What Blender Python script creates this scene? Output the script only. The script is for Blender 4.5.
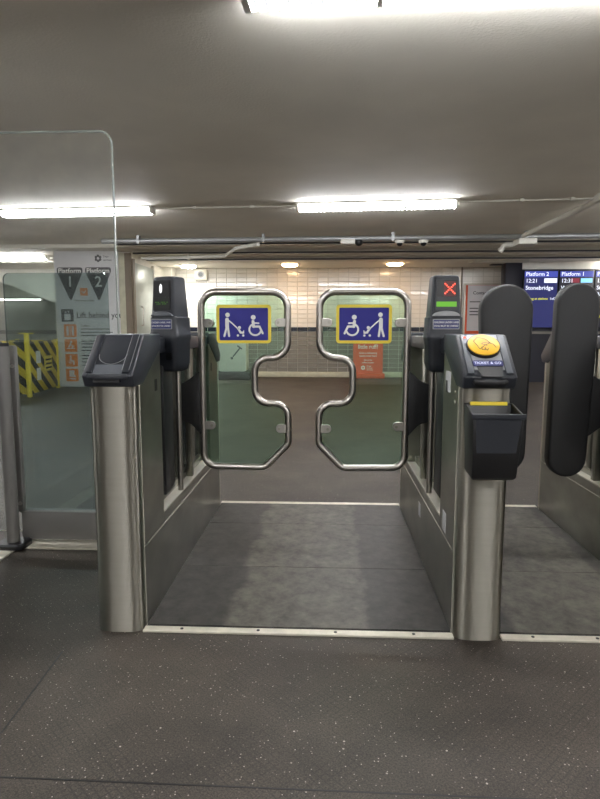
import bpy, bmesh, math, random
from mathutils import Vector, Matrix
random.seed(7)
PI = math.pi
for o in list(bpy.data.objects): bpy.data.objects.remove(o)
scene = bpy.context.scene
COL = scene.collection

# ------------------------------------------------------------------ camera
FPX, CAM_H = 580.0, 1.08
PITCH = math.atan(70.5 / FPX); YAW = math.atan(27 / FPX * math.cos(PITCH))
cd = bpy.data.cameras.new('camera'); cam = bpy.data.objects.new('camera', cd); COL.objects.link(cam)
cd.sensor_fit = 'HORIZONTAL'; cd.sensor_width = 36.0; cd.lens = FPX / 600 * 36.0
cd.clip_start = 0.05; cd.clip_end = 100
cam.location = (0, 0, CAM_H); cam.rotation_euler = (PI / 2 - PITCH, 0, YAW)
scene.camera = cam
# ------------------------------------------------------------------ world and exposure
w = bpy.data.worlds.new('world'); scene.world = w; w.use_nodes = True
w.node_tree.nodes['Background'].inputs[0].default_value = (1.0, 0.96, 0.9, 1)
w.node_tree.nodes['Background'].inputs[1].default_value = 0.05
vs = scene.view_settings
vs.view_transform = 'Standard'; vs.look = 'None'; vs.gamma = 1.0; vs.use_curve_mapping = False
vs.exposure = 0.0
LAMP = 74.0          # strength of the fluorescent tubes

# ------------------------------------------------------------------ materials
def nodes_of(m):
    m.use_nodes = True
    return m.node_tree.nodes, m.node_tree.links, m.node_tree.nodes['Principled BSDF']
def srgb(c):
    return tuple(((v / 255) / 12.92 if v / 255 <= 0.04045 else ((v / 255 + 0.055) / 1.055) ** 2.4) for v in c) + (1,)
def mat(name, rgb, rough=0.5, metal=0.0, var=0.12, scale=8.0, bump=0.0, bscale=200.0, stretch=(1, 1, 1), emit=0.0, spec=0.5, aniso=0.0, coat=0.0):
    m = bpy.data.materials.new(name); n, l, p = nodes_of(m)
    c = srgb(rgb)
    tc = n.new('ShaderNodeTexCoord'); mp = n.new('ShaderNodeMapping'); mp.inputs['Scale'].default_value = stretch
    l.new(tc.outputs['Object'], mp.inputs['Vector'])
    nz = n.new('ShaderNodeTexNoise'); nz.inputs['Scale'].default_value = scale; nz.inputs['Detail'].default_value = 4
    l.new(mp.outputs[0], nz.inputs['Vector'])
    rp = n.new('ShaderNodeValToRGB')
    rp.color_ramp.elements[0].position = 0.3; rp.color_ramp.elements[1].position = 0.7
    rp.color_ramp.elements[0].color = tuple(v * (1 - var) for v in c[:3]) + (1,)
    rp.color_ramp.elements[1].color = tuple(min(1, v * (1 + var)) for v in c[:3]) + (1,)
    l.new(nz.outputs['Fac'], rp.inputs[0]); l.new(rp.outputs[0], p.inputs['Base Color'])
    p.inputs['Roughness'].default_value = rough; p.inputs['Metallic'].default_value = metal
    p.inputs['Specular IOR Level'].default_value = spec
    if coat: p.inputs['Coat Weight'].default_value = coat
    if aniso:
        p.inputs['Anisotropic'].default_value = aniso
        tg = n.new('ShaderNodeTangent'); tg.direction_type = 'RADIAL'; tg.axis = 'Z'; l.new(tg.outputs[0], p.inputs['Tangent']); p.inputs['Anisotropic Rotation'].default_value = 0.25
    if bump:
        nb = n.new('ShaderNodeTexNoise'); nb.inputs['Scale'].default_value = bscale; nb.inputs['Detail'].default_value = 3
        l.new(mp.outputs[0], nb.inputs['Vector'])
        b = n.new('ShaderNodeBump'); b.inputs['Strength'].default_value = bump; b.inputs['Distance'].default_value = 0.01
        l.new(nb.outputs['Fac'], b.inputs['Height']); l.new(b.outputs[0], p.inputs['Normal'])
    if emit:
        l.new(rp.outputs[0], p.inputs['Emission Color']); p.inputs['Emission Strength'].default_value = emit
    return m
def glass(name, tint, gloss=0.04, dust=0.0, rough=0.02):
    """thin pane: tinted clear body, a fresnel reflection and a little dust; both faces of the slab tint"""
    m = bpy.data.materials.new(name); m.use_nodes = True; n = m.node_tree.nodes; l = m.node_tree.links
    n.remove(n['Principled BSDF']); out = n['Material Output']
    tr = n.new('ShaderNodeBsdfTransparent'); tr.inputs[0].default_value = tint + (1,)
    gl = n.new('ShaderNodeBsdfGlossy'); gl.inputs['Roughness'].default_value = rough; gl.inputs[0].default_value = (1, 1, 1, 1)
    fr = n.new('ShaderNodeFresnel'); fr.inputs[0].default_value = 1.45
    m1 = n.new('ShaderNodeMixShader'); l.new(fr.outputs[0], m1.inputs[0]); l.new(tr.outputs[0], m1.inputs[1]); l.new(gl.outputs[0], m1.inputs[2])
    last = m1
    if dust:
        tc = n.new('ShaderNodeTexCoord'); nz = n.new('ShaderNodeTexNoise'); nz.inputs['Scale'].default_value = 9; nz.inputs['Detail'].default_value = 8
        nz.inputs['Roughness'].default_value = 0.75
        l.new(tc.outputs['Object'], nz.inputs['Vector'])
        rp = n.new('ShaderNodeValToRGB'); rp.color_ramp.elements[0].position = 0.35; rp.color_ramp.elements[1].position = 0.85
        rp.color_ramp.elements[0].color = (dust * .55,) * 3 + (1,); rp.color_ramp.elements[1].color = (dust * 3.0,) * 3 + (1,)
        l.new(nz.outputs['Fac'], rp.inputs[0])
        df = n.new('ShaderNodeBsdfDiffuse'); df.inputs[0].default_value = (0.75, 0.75, 0.72, 1)
        m2 = n.new('ShaderNodeMixShader'); l.new(rp.outputs[0], m2.inputs[0]); l.new(m1.outputs[0], m2.inputs[1]); l.new(df.outputs[0], m2.inputs[2])
        last = m2
    l.new(last.outputs[0], out.inputs[0])
    return m

def floor_material():
    m = bpy.data.materials.new('speckled_resin_floor'); n, l, p = nodes_of(m)
    tc = n.new('ShaderNodeTexCoord')
    def noise(sc, det, ro=0.6):
        z = n.new('ShaderNodeTexNoise'); z.inputs['Scale'].default_value = sc; z.inputs['Detail'].default_value = det; z.inputs['Roughness'].default_value = ro
        l.new(tc.outputs['Object'], z.inputs['Vector']); return z
    def math_(op, a, b=None):
        k = n.new('ShaderNodeMath'); k.operation = op
        for q, v in enumerate((a, b)):
            if v is None: continue
            if isinstance(v, float): k.inputs[q].default_value = v
            else: l.new(v, k.inputs[q])
        return k.outputs[0]
    def mixc(fac, a, b, blend='MIX'):
        k = n.new('ShaderNodeMix'); k.data_type = 'RGBA'; k.blend_type = blend
        if isinstance(fac, float): k.inputs[0].default_value = fac
        else: l.new(fac, k.inputs[0])
        for q, v in ((6, a), (7, b)):
            if isinstance(v, tuple): k.inputs[q].default_value = v
            else: l.new(v, k.inputs[q])
        return k.outputs[2]
    n1 = noise(1.6, 6, 0.65)
    r1 = n.new('ShaderNodeValToRGB'); r1.color_ramp.elements[0].position = 0.32; r1.color_ramp.elements[1].position = 0.7
    r1.color_ramp.elements[0].color = srgb((52, 47, 42)); r1.color_ramp.elements[1].color = srgb((79, 72, 64))
    l.new(n1.outputs['Fac'], r1.inputs[0])
    n2 = noise(210, 3, 0.8)
    c2 = n.new('ShaderNodeMapRange'); c2.inputs[1].default_value = 0.3; c2.inputs[2].default_value = 0.7; l.new(n2.outputs['Fac'], c2.inputs[0])
    col = mixc(0.75, r1.outputs[0], c2.outputs[0], 'OVERLAY')
    # crossed diagonal tread grooves, worn away in places
    gr = []
    for ang in (PI / 4, -PI / 4):
        mp = n.new('ShaderNodeMapping'); mp.inputs['Rotation'].default_value = (0, 0, ang); mp.inputs['Scale'].default_value = (50, 50, 50); l.new(tc.outputs['Object'], mp.inputs['Vector'])
        sx_ = n.new('ShaderNodeSeparateXYZ'); l.new(mp.outputs[0], sx_.inputs[0])
        gr.append(math_('LESS_THAN', math_('FRACT', sx_.outputs[0]), 0.2))
    n4 = noise(3.0, 5, 0.7)
    wear = n.new('ShaderNodeMapRange'); wear.inputs[1].default_value = 0.42; wear.inputs[2].default_value = 0.62; l.new(n4.outputs['Fac'], wear.inputs[0])
    groove = math_('MULTIPLY', math_('MAXIMUM', gr[0], gr[1]), wear.outputs[0])
    col = mixc(math_('MULTIPLY', groove, 0.5), col, srgb((38, 36, 34)))
    for sc, th, keep in ((38.0, 0.11, 0.74), (95.0, 0.17, 0.62)):
        vo = n.new('ShaderNodeTexVoronoi'); vo.inputs['Scale'].default_value = sc; l.new(tc.outputs['Object'], vo.inputs['Vector'])
        sp = n.new('ShaderNodeSeparateColor'); l.new(vo.outputs['Color'], sp.inputs[0])
        f = math_('MULTIPLY', math_('LESS_THAN', vo.outputs['Distance'], th), math_('GREATER_THAN', sp.outputs[0], keep))
        col = mixc(math_('MULTIPLY', f, sp.outputs[1]), col, srgb((176, 168, 156)))
    l.new(col, p.inputs['Base Color'])
    p.inputs['Roughness'].default_value = 0.55; p.inputs['Specular IOR Level'].default_value = 0.3
    h = math_('SUBTRACT', n2.outputs['Fac'], groove)
    b = n.new('ShaderNodeBump'); b.inputs['Strength'].default_value = 0.3; b.inputs['Distance'].default_value = 0.003
    l.new(h, b.inputs['Height']); l.new(b.outputs[0], p.inputs['Normal'])
    return m
def plate_material():
    """dark gateway floor plate with a paler trodden middle (a wear mark of its own shape)"""
    m = bpy.data.materials.new('worn_gateway_plate'); n, l, p = nodes_of(m)
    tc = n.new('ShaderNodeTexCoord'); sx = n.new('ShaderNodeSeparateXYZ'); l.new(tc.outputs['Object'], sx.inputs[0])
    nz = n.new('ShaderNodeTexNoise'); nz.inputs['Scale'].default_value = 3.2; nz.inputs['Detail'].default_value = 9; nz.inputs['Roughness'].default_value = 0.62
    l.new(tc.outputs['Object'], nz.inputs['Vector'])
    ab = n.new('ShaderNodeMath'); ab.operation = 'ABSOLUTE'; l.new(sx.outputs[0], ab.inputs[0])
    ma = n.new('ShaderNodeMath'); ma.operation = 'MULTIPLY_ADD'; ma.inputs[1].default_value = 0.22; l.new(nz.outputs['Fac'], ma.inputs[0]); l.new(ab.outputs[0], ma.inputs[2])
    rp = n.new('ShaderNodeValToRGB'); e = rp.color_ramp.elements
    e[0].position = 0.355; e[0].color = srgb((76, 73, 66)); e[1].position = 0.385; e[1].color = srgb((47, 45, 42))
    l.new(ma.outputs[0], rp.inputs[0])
    n3 = n.new('ShaderNodeTexNoise'); n3.inputs['Scale'].default_value = 11; n3.inputs['Detail'].default_value = 12; n3.inputs['Roughness'].default_value = 0.78
    l.new(tc.outputs['Object'], n3.inputs['Vector'])
    mx = n.new('ShaderNodeMix'); mx.data_type = 'RGBA'; mx.blend_type = 'OVERLAY'; mx.inputs[0].default_value = 0.7
    cr_ = n.new('ShaderNodeMapRange'); cr_.inputs[1].default_value = 0.34; cr_.inputs[2].default_value = 0.66; l.new(n3.outputs['Fac'], cr_.inputs[0])
    l.new(rp.outputs[0], mx.inputs[6]); l.new(cr_.outputs[0], mx.inputs[7]); l.new(mx.outputs[2], p.inputs['Base Color'])
    p.inputs['Roughness'].default_value = 0.5; p.inputs['Specular IOR Level'].default_value = 0.35
    b = n.new('ShaderNodeBump'); b.inputs['Strength'].default_value = 0.15; b.inputs['Distance'].default_value = 0.004
    l.new(n3.outputs['Fac'], b.inputs['Height']); l.new(b.outputs[0], p.inputs['Normal'])
    return m
def stripe_material():
    m = bpy.data.materials.new('black_yellow_hazard_stripes'); n, l, p = nodes_of(m)
    tc = n.new('ShaderNodeTexCoord'); sx = n.new('ShaderNodeSeparateXYZ'); l.new(tc.outputs['Object'], sx.inputs[0])
    a = n.new('ShaderNodeMath'); a.operation = 'MULTIPLY_ADD'; a.inputs[1].default_value = 0.62; l.new(sx.outputs[0], a.inputs[0]); l.new(sx.outputs[2], a.inputs[2])
    d = n.new('ShaderNodeMath'); d.operation = 'DIVIDE'; d.inputs[1].default_value = 0.29; l.new(a.outputs[0], d.inputs[0])
    f = n.new('ShaderNodeMath'); f.operation = 'FRACT'; l.new(d.outputs[0], f.inputs[0])
    g = n.new('ShaderNodeMath'); g.operation = 'GREATER_THAN'; g.inputs[1].default_value = 0.5; l.new(f.outputs[0], g.inputs[0])
    mx = n.new('ShaderNodeMix'); mx.data_type = 'RGBA'; l.new(g.outputs[0], mx.inputs[0]); mx.inputs[6].default_value = srgb((26, 24, 22)); mx.inputs[7].default_value = srgb((226, 196, 40))
    l.new(mx.outputs[2], p.inputs['Base Color']); p.inputs['Roughness'].default_value = 0.5
    return m
def lamp_material(name, rgb, strength, ribs=0.0):
    m = bpy.data.materials.new(name); n, l, p = nodes_of(m)
    p.inputs['Base Color'].default_value = (0.7, 0.7, 0.7, 1) if strength > 10 else (0.02, 0.02, 0.02, 1); p.inputs['Emission Color'].default_value = srgb(rgb); p.inputs['Emission Strength'].default_value = strength
    if ribs:
        tc = n.new('ShaderNodeTexCoord'); wv = n.new('ShaderNodeTexWave'); wv.inputs['Scale'].default_value = ribs; l.new(tc.outputs['Object'], wv.inputs['Vector'])
        mr = n.new('ShaderNodeMapRange'); mr.inputs[3].default_value = 0.5; mr.inputs[4].default_value = strength * 2.2
        pw = n.new('ShaderNodeMath'); pw.operation = 'POWER'; pw.inputs[1].default_value = 1.6; l.new(wv.outputs['Fac'], pw.inputs[0])
        l.new(pw.outputs[0], mr.inputs[0]); l.new(mr.outputs[0], p.inputs['Emission Strength'])
    return m

M = {}
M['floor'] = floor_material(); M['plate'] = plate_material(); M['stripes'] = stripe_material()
M['ceiling'] = mat('painted_concrete_ceiling', (234, 229, 216), 0.75, var=0.06, scale=1.3, bump=0.25, bscale=60)
M['wall'] = mat('cream_wall_paint', (232, 229, 222), 0.6, var=0.05)
M['darkwall'] = mat('grey_wall_paint', (120, 116, 108), 0.6, var=0.06)
M['farwall'] = mat('dull_white_wall', (176, 174, 164), 0.6, var=0.06)
M['whitewall'] = mat('white_wall_panel', (216, 213, 202), 0.5, var=0.04)
M['grout'] = mat('tile_grout', (200, 198, 188), 0.8, var=0.05)
M['tile_w'] = mat('glazed_white_tile', (226, 223, 215), 0.15, var=0.05, scale=3, coat=0.3)
M['tile_g'] = mat('glazed_grey_tile', (124, 121, 112), 0.18, var=0.08, scale=4, coat=0.3)
M['tile_b'] = mat('glazed_blue_black_tile', (24, 28, 42), 0.15, var=0.1)
M['skirt'] = mat('pale_skirting', (186, 184, 160), 0.5)
M['steel'] = mat('brushed_steel', (146, 142, 132), 0.48, 1.0, var=0.03, scale=6, stretch=(1, 1, 10), aniso=1.0)
M['steel_side'] = mat('brushed_steel_panel', (146, 145, 135), 0.33, 1.0, var=0.2, scale=4, stretch=(1, 1, 1.6))
M['steel_tube'] = mat('satin_steel_tube', (178, 173, 166), 0.3, 1.0, var=0.03)
M['ledge'] = mat('pale_steel_ledge', (196, 192, 180), 0.4, 0.5, var=0.05)
M['alu'] = mat('aluminium_strip', (206, 200, 184), 0.45, 0.35, var=0.12, scale=20)
M['plastic'] = mat('dark_grey_plastic', (36, 39, 45), 0.42, var=0.06, scale=30, bump=0.03, bscale=500)
M['plastic_mid'] = mat('mid_grey_plastic', (84, 88, 93), 0.45, var=0.05)
M['plastic_lt'] = mat('light_grey_plastic', (150, 152, 154), 0.4, var=0.05)
M['black'] = mat('black_plastic', (14, 14, 16), 0.4, var=0.1)
M['rubber'] = mat('black_rubber_pad', (20, 20, 21), 0.55, var=0.12, scale=60, bump=0.05, bscale=400)
M['darkglass'] = mat('dark_smoked_panel', (24, 27, 28), 0.12, var=0.05)
M['clamp'] = mat('satin_clamp_metal', (165, 162, 156), 0.35, 1.0, var=0.04)
M['greyfence'] = mat('grey_fence_metal', (112, 110, 106), 0.5, 0.2, var=0.07)
M['green_glass'] = glass('green_tinted_glass', (0.73, 0.88, 0.80), rough=0.01)
M['fence_glass'] = glass('grey_green_glass', (0.67, 0.735, 0.725), dust=0.001)
M['clear_glass'] = glass('smeared_clear_glass', (0.97, 0.98, 0.97), dust=0.034, rough=0.03)
M['glass_edge'] = mat('polished_glass_edge', (150, 156, 150), 0.2, var=0.05)
M['yellow'] = mat('yellow_sign_border', (244, 220, 66), 0.45, var=0.03)
M['blue'] = mat('blue_sign_panel', (20, 20, 132), 0.55, var=0.03)
M['white'] = mat('white_print', (236, 236, 232), 0.5, var=0.02)
M['offwhite'] = mat('white_paint', (222, 219, 208), 0.5, var=0.04)
M['ink'] = mat('dark_print', (34, 34, 44), 0.6, var=0.05)
M['board'] = mat('pale_grey_board', (206, 205, 208), 0.5, var=0.02)
M['orange'] = mat('orange_print', (222, 132, 62), 0.5, var=0.03)
M['banner'] = mat('orange_banner', (216, 80, 16), 0.5, var=0.03)
M['reader'] = mat('yellow_reader_pad', (240, 186, 50), 0.4, var=0.03)
M['navy'] = mat('navy_label', (44, 48, 104), 0.35, var=0.05)
M['column'] = mat('navy_column_paint', (26, 27, 40), 0.4, var=0.05)
M['pipe'] = mat('galvanised_pipe', (168, 170, 170), 0.4, 0.6, var=0.1)
M['brown'] = mat('brown_trim', (120, 108, 92), 0.5, var=0.06)
M['door'] = mat('grey_green_metal_door', (168, 176, 170), 0.35, 0.3, var=0.04)
M['tube'] = lamp_material('fluorescent_diffuser', (250, 251, 255), LAMP, ribs=6.5)
M['tube_side'] = lamp_material('fluorescent_diffuser_side', (250, 251, 255), LAMP * 0.85)
M['tube_plain'] = lamp_material('fluorescent_tube', (250, 251, 255), LAMP)
M['strip'] = lamp_material('strip_light_tube', (255, 252, 244), 8)
M['warm'] = lamp_material('warm_downlight', (255, 206, 150), 40)
M['cool'] = lamp_material('white_downlight', (255, 250, 240), 45)
M['red_led'] = lamp_material('red_led', (255, 84, 60), 3.0)
M['red_dim'] = lamp_material('red_led_window', (120, 8, 8), 0.35)
M['green_led'] = lamp_material('green_display', (112, 205, 20), 0.75)
M['oval_white'] = lamp_material('emissive_white', (255, 255, 255), 1.5)
M['scr_blue'] = lamp_material('blue_screen', (24, 34, 112), 0.75)
M['scr_dark'] = lamp_material('dark_screen', (14, 16, 40), 0.7)
M['scr_band'] = lamp_material('screen_title_band', (70, 84, 190), 0.9)
M['scr_white'] = lamp_material('screen_white_text', (235, 240, 255), 1.4)
M['scr_cyan'] = lamp_material('screen_cyan_bar', (150, 225, 255), 1.2)
M['scr_yellow'] = lamp_material('screen_yellow_text', (225, 225, 60), 1.2)
M['scr_red'] = lamp_material('screen_red_bar', (150, 40, 60), 0.9)
M['disp_text'] = lamp_material('reader_display_text', (225, 230, 255), 1.0)

# ------------------------------------------------------------------ mesh helpers
def empty(name, loc, label, cat, group=None, rz=0.0):
    o = bpy.data.objects.new(name, None); COL.objects.link(o); o.location = loc; o.rotation_euler = (0, 0, rz)
    o.empty_display_size = 0.1; tag(o, label, cat, group); return o
def tag(o, label, cat, group=None):
    o['label'] = label; o['category'] = cat
    if group: o['group'] = group
    return o
def wloc(o):
    v = Vector((0, 0, 0))
    while o is not None:
        v = v + o.location; o = o.parent
    return v
def link(name, me, m, parent=None, loc=None):
    """me holds world coordinates; loc = world origin of the object (default: parent's)"""
    o = bpy.data.objects.new(name, me); COL.objects.link(o)
    if m is not None:
        me.materials.clear(); me.materials.append(m)
    base = wloc(parent) if parent else Vector((0, 0, 0))
    L = Vector(loc) if loc is not None else base
    me.transform(Matrix.Translation(-L))
    o.parent = parent; o.location = L - base
    return o
def fin(name, bm, m, parent=None, smooth=False, bevel=0.0, seg=2, loc=None, angle=35):
    bmesh.ops.recalc_face_normals(bm, faces=bm.faces)
    if bevel:
        es = [e for e in bm.edges if len(e.link_faces) == 2 and e.calc_face_angle(0) > math.radians(30)]
        bmesh.ops.bevel(bm, geom=es, offset=bevel, segments=seg, affect='EDGES', profile=0.5)
    me = bpy.data.meshes.new(name); bm.to_mesh(me); bm.free()
    o = link(name, me, m, parent, loc)
    if smooth or bevel:
        for p in me.polygons: p.use_smooth = True
        me.set_sharp_from_angle(angle=math.radians(angle))
    return o
def struct(o): o['kind'] = 'structure'; return o
def B(): return bmesh.new()
def box(bm, x0, x1, y0, y1, z0, z1):
    vs_ = [bm.verts.new((x, y, z)) for x in (x0, x1) for y in (y0, y1) for z in (z0, z1)]
    for f in ((0, 1, 3, 2), (4, 6, 7, 5), (0, 4, 5, 1), (2, 3, 7, 6), (0, 2, 6, 4), (1, 5, 7, 3)): bm.faces.new([vs_[i] for i in f])
    return bm
def bx(name, m, parent, x0, x1, y0, y1, z0, z1, bevel=0.0, **k): return fin(name, box(B(), x0, x1, y0, y1, z0, z1), m, parent, bevel=bevel, **k)
def prism(bm, pts, axis, a, b):
    """pts 2D; axis 'x': (y,z), 'y': (x,z), 'z': (x,y)"""
    def P(p, t): return {'x': (t, p[0], p[1]), 'y': (p[0], t, p[1]), 'z': (p[0], p[1], t)}[axis]
    v0 = [bm.verts.new(P(p, a)) for p in pts]; v1 = [bm.verts.new(P(p, b)) for p in pts]; n = len(pts)
    bm.faces.new(v0); bm.faces.new(v1[::-1])
    for i in range(n): bm.faces.new((v0[i], v0[(i + 1) % n], v1[(i + 1) % n], v1[i]))
    return bm
def fillet(pts, rad, seg=7, closed=True):
    out = []; n = len(pts)
    for i in range(n):
        p = Vector(pts[i]); r = rad[i] if isinstance(rad, (list, tuple)) else rad
        if r <= 0 or (not closed and i in (0, n - 1)): out.append(tuple(p)); continue
        a = (Vector(pts[i - 1]) - p); b = (Vector(pts[(i + 1) % n]) - p)
        la, lb = a.length, b.length; a.normalize(); b.normalize()
        ang = a.angle(b); t = min(r / math.tan(ang / 2), la * 0.49, lb * 0.49); rr = t * math.tan(ang / 2)
        c = p + (a + b).normalized() * (rr / math.sin(ang / 2))
        s = p + a * t - c; e = p + b * t - c
        for k in range(seg + 1):
            q = s.normalized().slerp(e.normalized(), k / seg) * s.length if len(s) == 3 else None
            if q is None:
                th0 = math.atan2(s.y, s.x); d = math.atan2(s.x * e.y - s.y * e.x, s.dot(e))
                th = th0 + d * k / seg; q = Vector((math.cos(th), math.sin(th))) * s.length
            out.append(tuple(c + q))
    return out
def rrect(x0, x1, z0, z1, r, seg=5): return fillet([(x0, z0), (x1, z0), (x1, z1), (x0, z1)], r, seg)
def tube(bm, path, r, n=12, closed=False, caps=True):
    P = [Vector(p) for p in path]; m_ = len(P); rings = []
    up = None
    for i in range(m_):
        if closed: t = (P[(i + 1) % m_] - P[i - 1]).normalized()
        else: t = (P[min(i + 1, m_ - 1)] - P[max(i - 1, 0)]).normalized()
        if up is None:
            up = Vector((0, 1, 0)) if abs(t.y) < 0.9 else Vector((0, 0, 1))
        u = (up - t * up.dot(t)).normalized(); up = u; v = t.cross(u)
        rings.append([bm.verts.new(P[i] + (u * math.cos(2 * PI * k / n) + v * math.sin(2 * PI * k / n)) * r) for k in range(n)])
    for i in range(m_ if closed else m_ - 1):
        A, C_ = rings[i], rings[(i + 1) % m_]
        for k in range(n): bm.faces.new((A[k], A[(k + 1) % n], C_[(k + 1) % n], C_[k]))
    if not closed and caps: bm.faces.new(rings[0][::-1]); bm.faces.new(rings[-1])
    return bm
def loft(bm, rings, caps=True):
    R = [[bm.verts.new(p) for p in r] for r in rings]; n = len(R[0])
    for A, C_ in zip(R, R[1:]):
        for k in range(n): bm.faces.new((A[k], A[(k + 1) % n], C_[(k + 1) % n], C_[k]))
    if caps: bm.faces.new(R[0][::-1]); bm.faces.new(R[-1])
    return bm
def disc(bm, c, r, axis='y', t=0.002, n=24, rz=None):
    pts = [(r * math.cos(2 * PI * k / n), (rz or r) * math.sin(2 * PI * k / n)) for k in range(n)]
    i, j, a = {'y': (0, 2, 1), 'z': (0, 1, 2), 'x': (1, 2, 0)}[axis]
    return prism(bm, [(p[0] + c[i], p[1] + c[j]) for p in pts], axis, c[a] - t, c[a] + t)
def text_mesh(s, size, mapf, align='CENTER', squeeze=1.0, bold=0.012):
    """flat lettering; mapf(u, v) -> world position"""
    cu = bpy.data.curves.new('lettering', 'FONT'); cu.body = s; cu.size = size; cu.align_x = align; cu.align_y = 'CENTER'
    cu.resolution_u = 2; cu.offset = size * bold
    ob = bpy.data.objects.new('lettering', cu); COL.objects.link(ob)
    dg = bpy.context.evaluated_depsgraph_get(); dg.update()
    me = bpy.data.meshes.new_from_object(ob.evaluated_get(dg))
    bpy.data.objects.remove(ob); bpy.data.curves.remove(cu)
    for v in me.vertices: v.co = mapf(v.co.x * squeeze, v.co.y)
    return me
def txt(name, s, size, m, parent, x, y, z, align='CENTER', squeeze=1.0):
    me = text_mesh(s, size, lambda u, v: Vector((x + u, y, z + v)), align, squeeze)
    return link(name, me, m, parent)
def stroke2(shapes, pts, wd):
    """round-capped thick line as 2D polygons"""
    for a, b in zip(pts, pts[1:]):
        a = Vector(a); b = Vector(b); d = (b - a).normalized() * wd / 2; nrm = Vector((-d.y, d.x))
        poly = []
        for k in range(7):
            t = PI / 2 + PI * k / 6; poly.append(a + d * math.cos(t) + nrm * math.sin(t))
        for k in range(7):
            t = -PI / 2 + PI * k / 6; poly.append(b + d * math.cos(t) + nrm * math.sin(t))
        shapes.append(poly)
def circ2(shapes, c, r, n=16): shapes.append([Vector((c[0] + r * math.cos(2 * PI * k / n), c[1] + r * math.sin(2 * PI * k / n))) for k in range(n)])
def shapes_obj(name, shapes, mapf, m, parent, out=(0, -1, 0)):
    """flat print: each polygon is laid down by mapf(u, v)"""
    bm = B()
    for i, s in enumerate(shapes): bm.faces.new([bm.verts.new(mapf(p[0], p[1]) + Vector(out) * (i * 2.5e-5)) for p in s])
    me = bpy.data.meshes.new(name); bm.to_mesh(me); bm.free()
    return link(name, me, m, parent)

# ------------------------------------------------------------------ the setting
CEIL = 2.55; WB = 13.1
AX0, AX1 = -0.654, 0.45            # wide gateway between the cabinets
CW = 0.166                         # cabinet width
struct(bx('floor', M['floor'], None, -10, 7, -6, 17, -0.1, 0.0))
struct(bx('ceiling', M['ceiling'], None, -10, 7, -6, 10.2, CEIL, CEIL + 0.15))
c = bm = B(); prism(bm, [(10.2, 2.55), (10.2, 2.49), (11.15, 2.49), (11.15, 2.455), (11.75, 2.455), (11.75, 2.42), (13.3, 2.42), (13.3, 2.7), (10.2, 2.7)], 'x', -10, 7)
struct(fin('ceiling_lower', bm, M['ceiling']))
struct(bx('ceiling_far', M['ceiling'], None, -10, -3.4, 13.3, 17, 2.6, 2.7))
struct(bx('wall_left', M['wall'], None, -10.2, -10, -6, 17, 0, 2.7))
struct(bx('wall_right', M['wall'], None, 7, 7.2, -6, 13.3, 0, 2.7))
struct(bx('wall_rear', M['wall'], None, -10, 7, -6.2, -6, 0, 2.7))
struct(bx('wall_far', M['farwall'], None, -10, -3.6, 15.6, 15.8, 0, 2.7))
wall_back = struct(bx('wall_back', M['grout'], None, -3.6, 7, WB, WB + 0.2, 0, 2.45))
# glazed tiles on the back wall: 9 grey courses, one blue-black band, 13 white courses
TW, TH = 0.2262, 0.1
def tile_mesh(name, m, h):
    bm = B(); box(bm, -TW / 2 + 0.005, TW / 2 - 0.005, -0.012, 0.0, -h / 2 + 0.0045, h / 2 - 0.0045)
    fs = [f for f in bm.faces if f.calc_center_median().y < -0.011]
    bmesh.ops.recalc_face_normals(bm, faces=bm.faces)
    es = {e for f in fs for e in f.edges}
    bmesh.ops.bevel(bm, geom=list(es), offset=0.004, segments=1, affect='EDGES')
    me = bpy.data.meshes.new(name); bm.to_mesh(me); bm.free(); me.materials.append(m); return me
tg_, tb_, tw_ = tile_mesh('grey_tile', M['tile_g'], TH), tile_mesh('band_tile', M['tile_b'], TH), tile_mesh('white_tile', M['tile_w'], TH)
def stuff_tiles(name, places, src, m):
    vsx, fsx = [], []
    for (x, z) in places:
        k = len(vsx); vsx += [(v.co.x + x, v.co.y + WB, v.co.z + z) for v in src.vertices]; fsx += [[i + k for i in p.vertices] for p in src.polygons]
    me = bpy.data.meshes.new(name); me.from_pydata(vsx, [], fsx); me.update()
    o = link(name, me, m, wall_back); o['kind'] = 'stuff'; return o
count = 0; rest = {'grey': [], 'band': [], 'white': []}
ncol = 33; X0 = -3.6
for row in range(23):
    z = 0.12 + TH * (row + 0.5); kind = 'grey' if row < 9 else ('band' if row == 9 else 'white')
    for col_ in range(ncol + 13):
        x = X0 + TW * (col_ + 0.5)
        if x > 7 - TW / 2: continue
        show = col_ < 30 and count < 300
        if show:
            src = {'grey': tg_, 'band': tb_, 'white': tw_}[kind]
            o = bpy.data.objects.new('tile', src); COL.objects.link(o); o.parent = wall_back; o.location = (x, WB, z); count += 1
        else: rest[kind].append((x, z))
for kind, src, mm in (('grey', tg_, 'tile_g'), ('band', tb_, 'tile_b'), ('white', tw_, 'tile_w')):
    if rest[kind]: stuff_tiles(kind + '_tiles', rest[kind], src, M[mm])
struct(bx('baseboard_back', M['skirt'], None, -3.6, 7, WB - 0.03, WB, 0, 0.12, bevel=0.006))
struct(bx('trim_1', M['brown'], None, 2.93, 2.96, WB - 0.03, WB, 0.12, 2.42))
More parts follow.
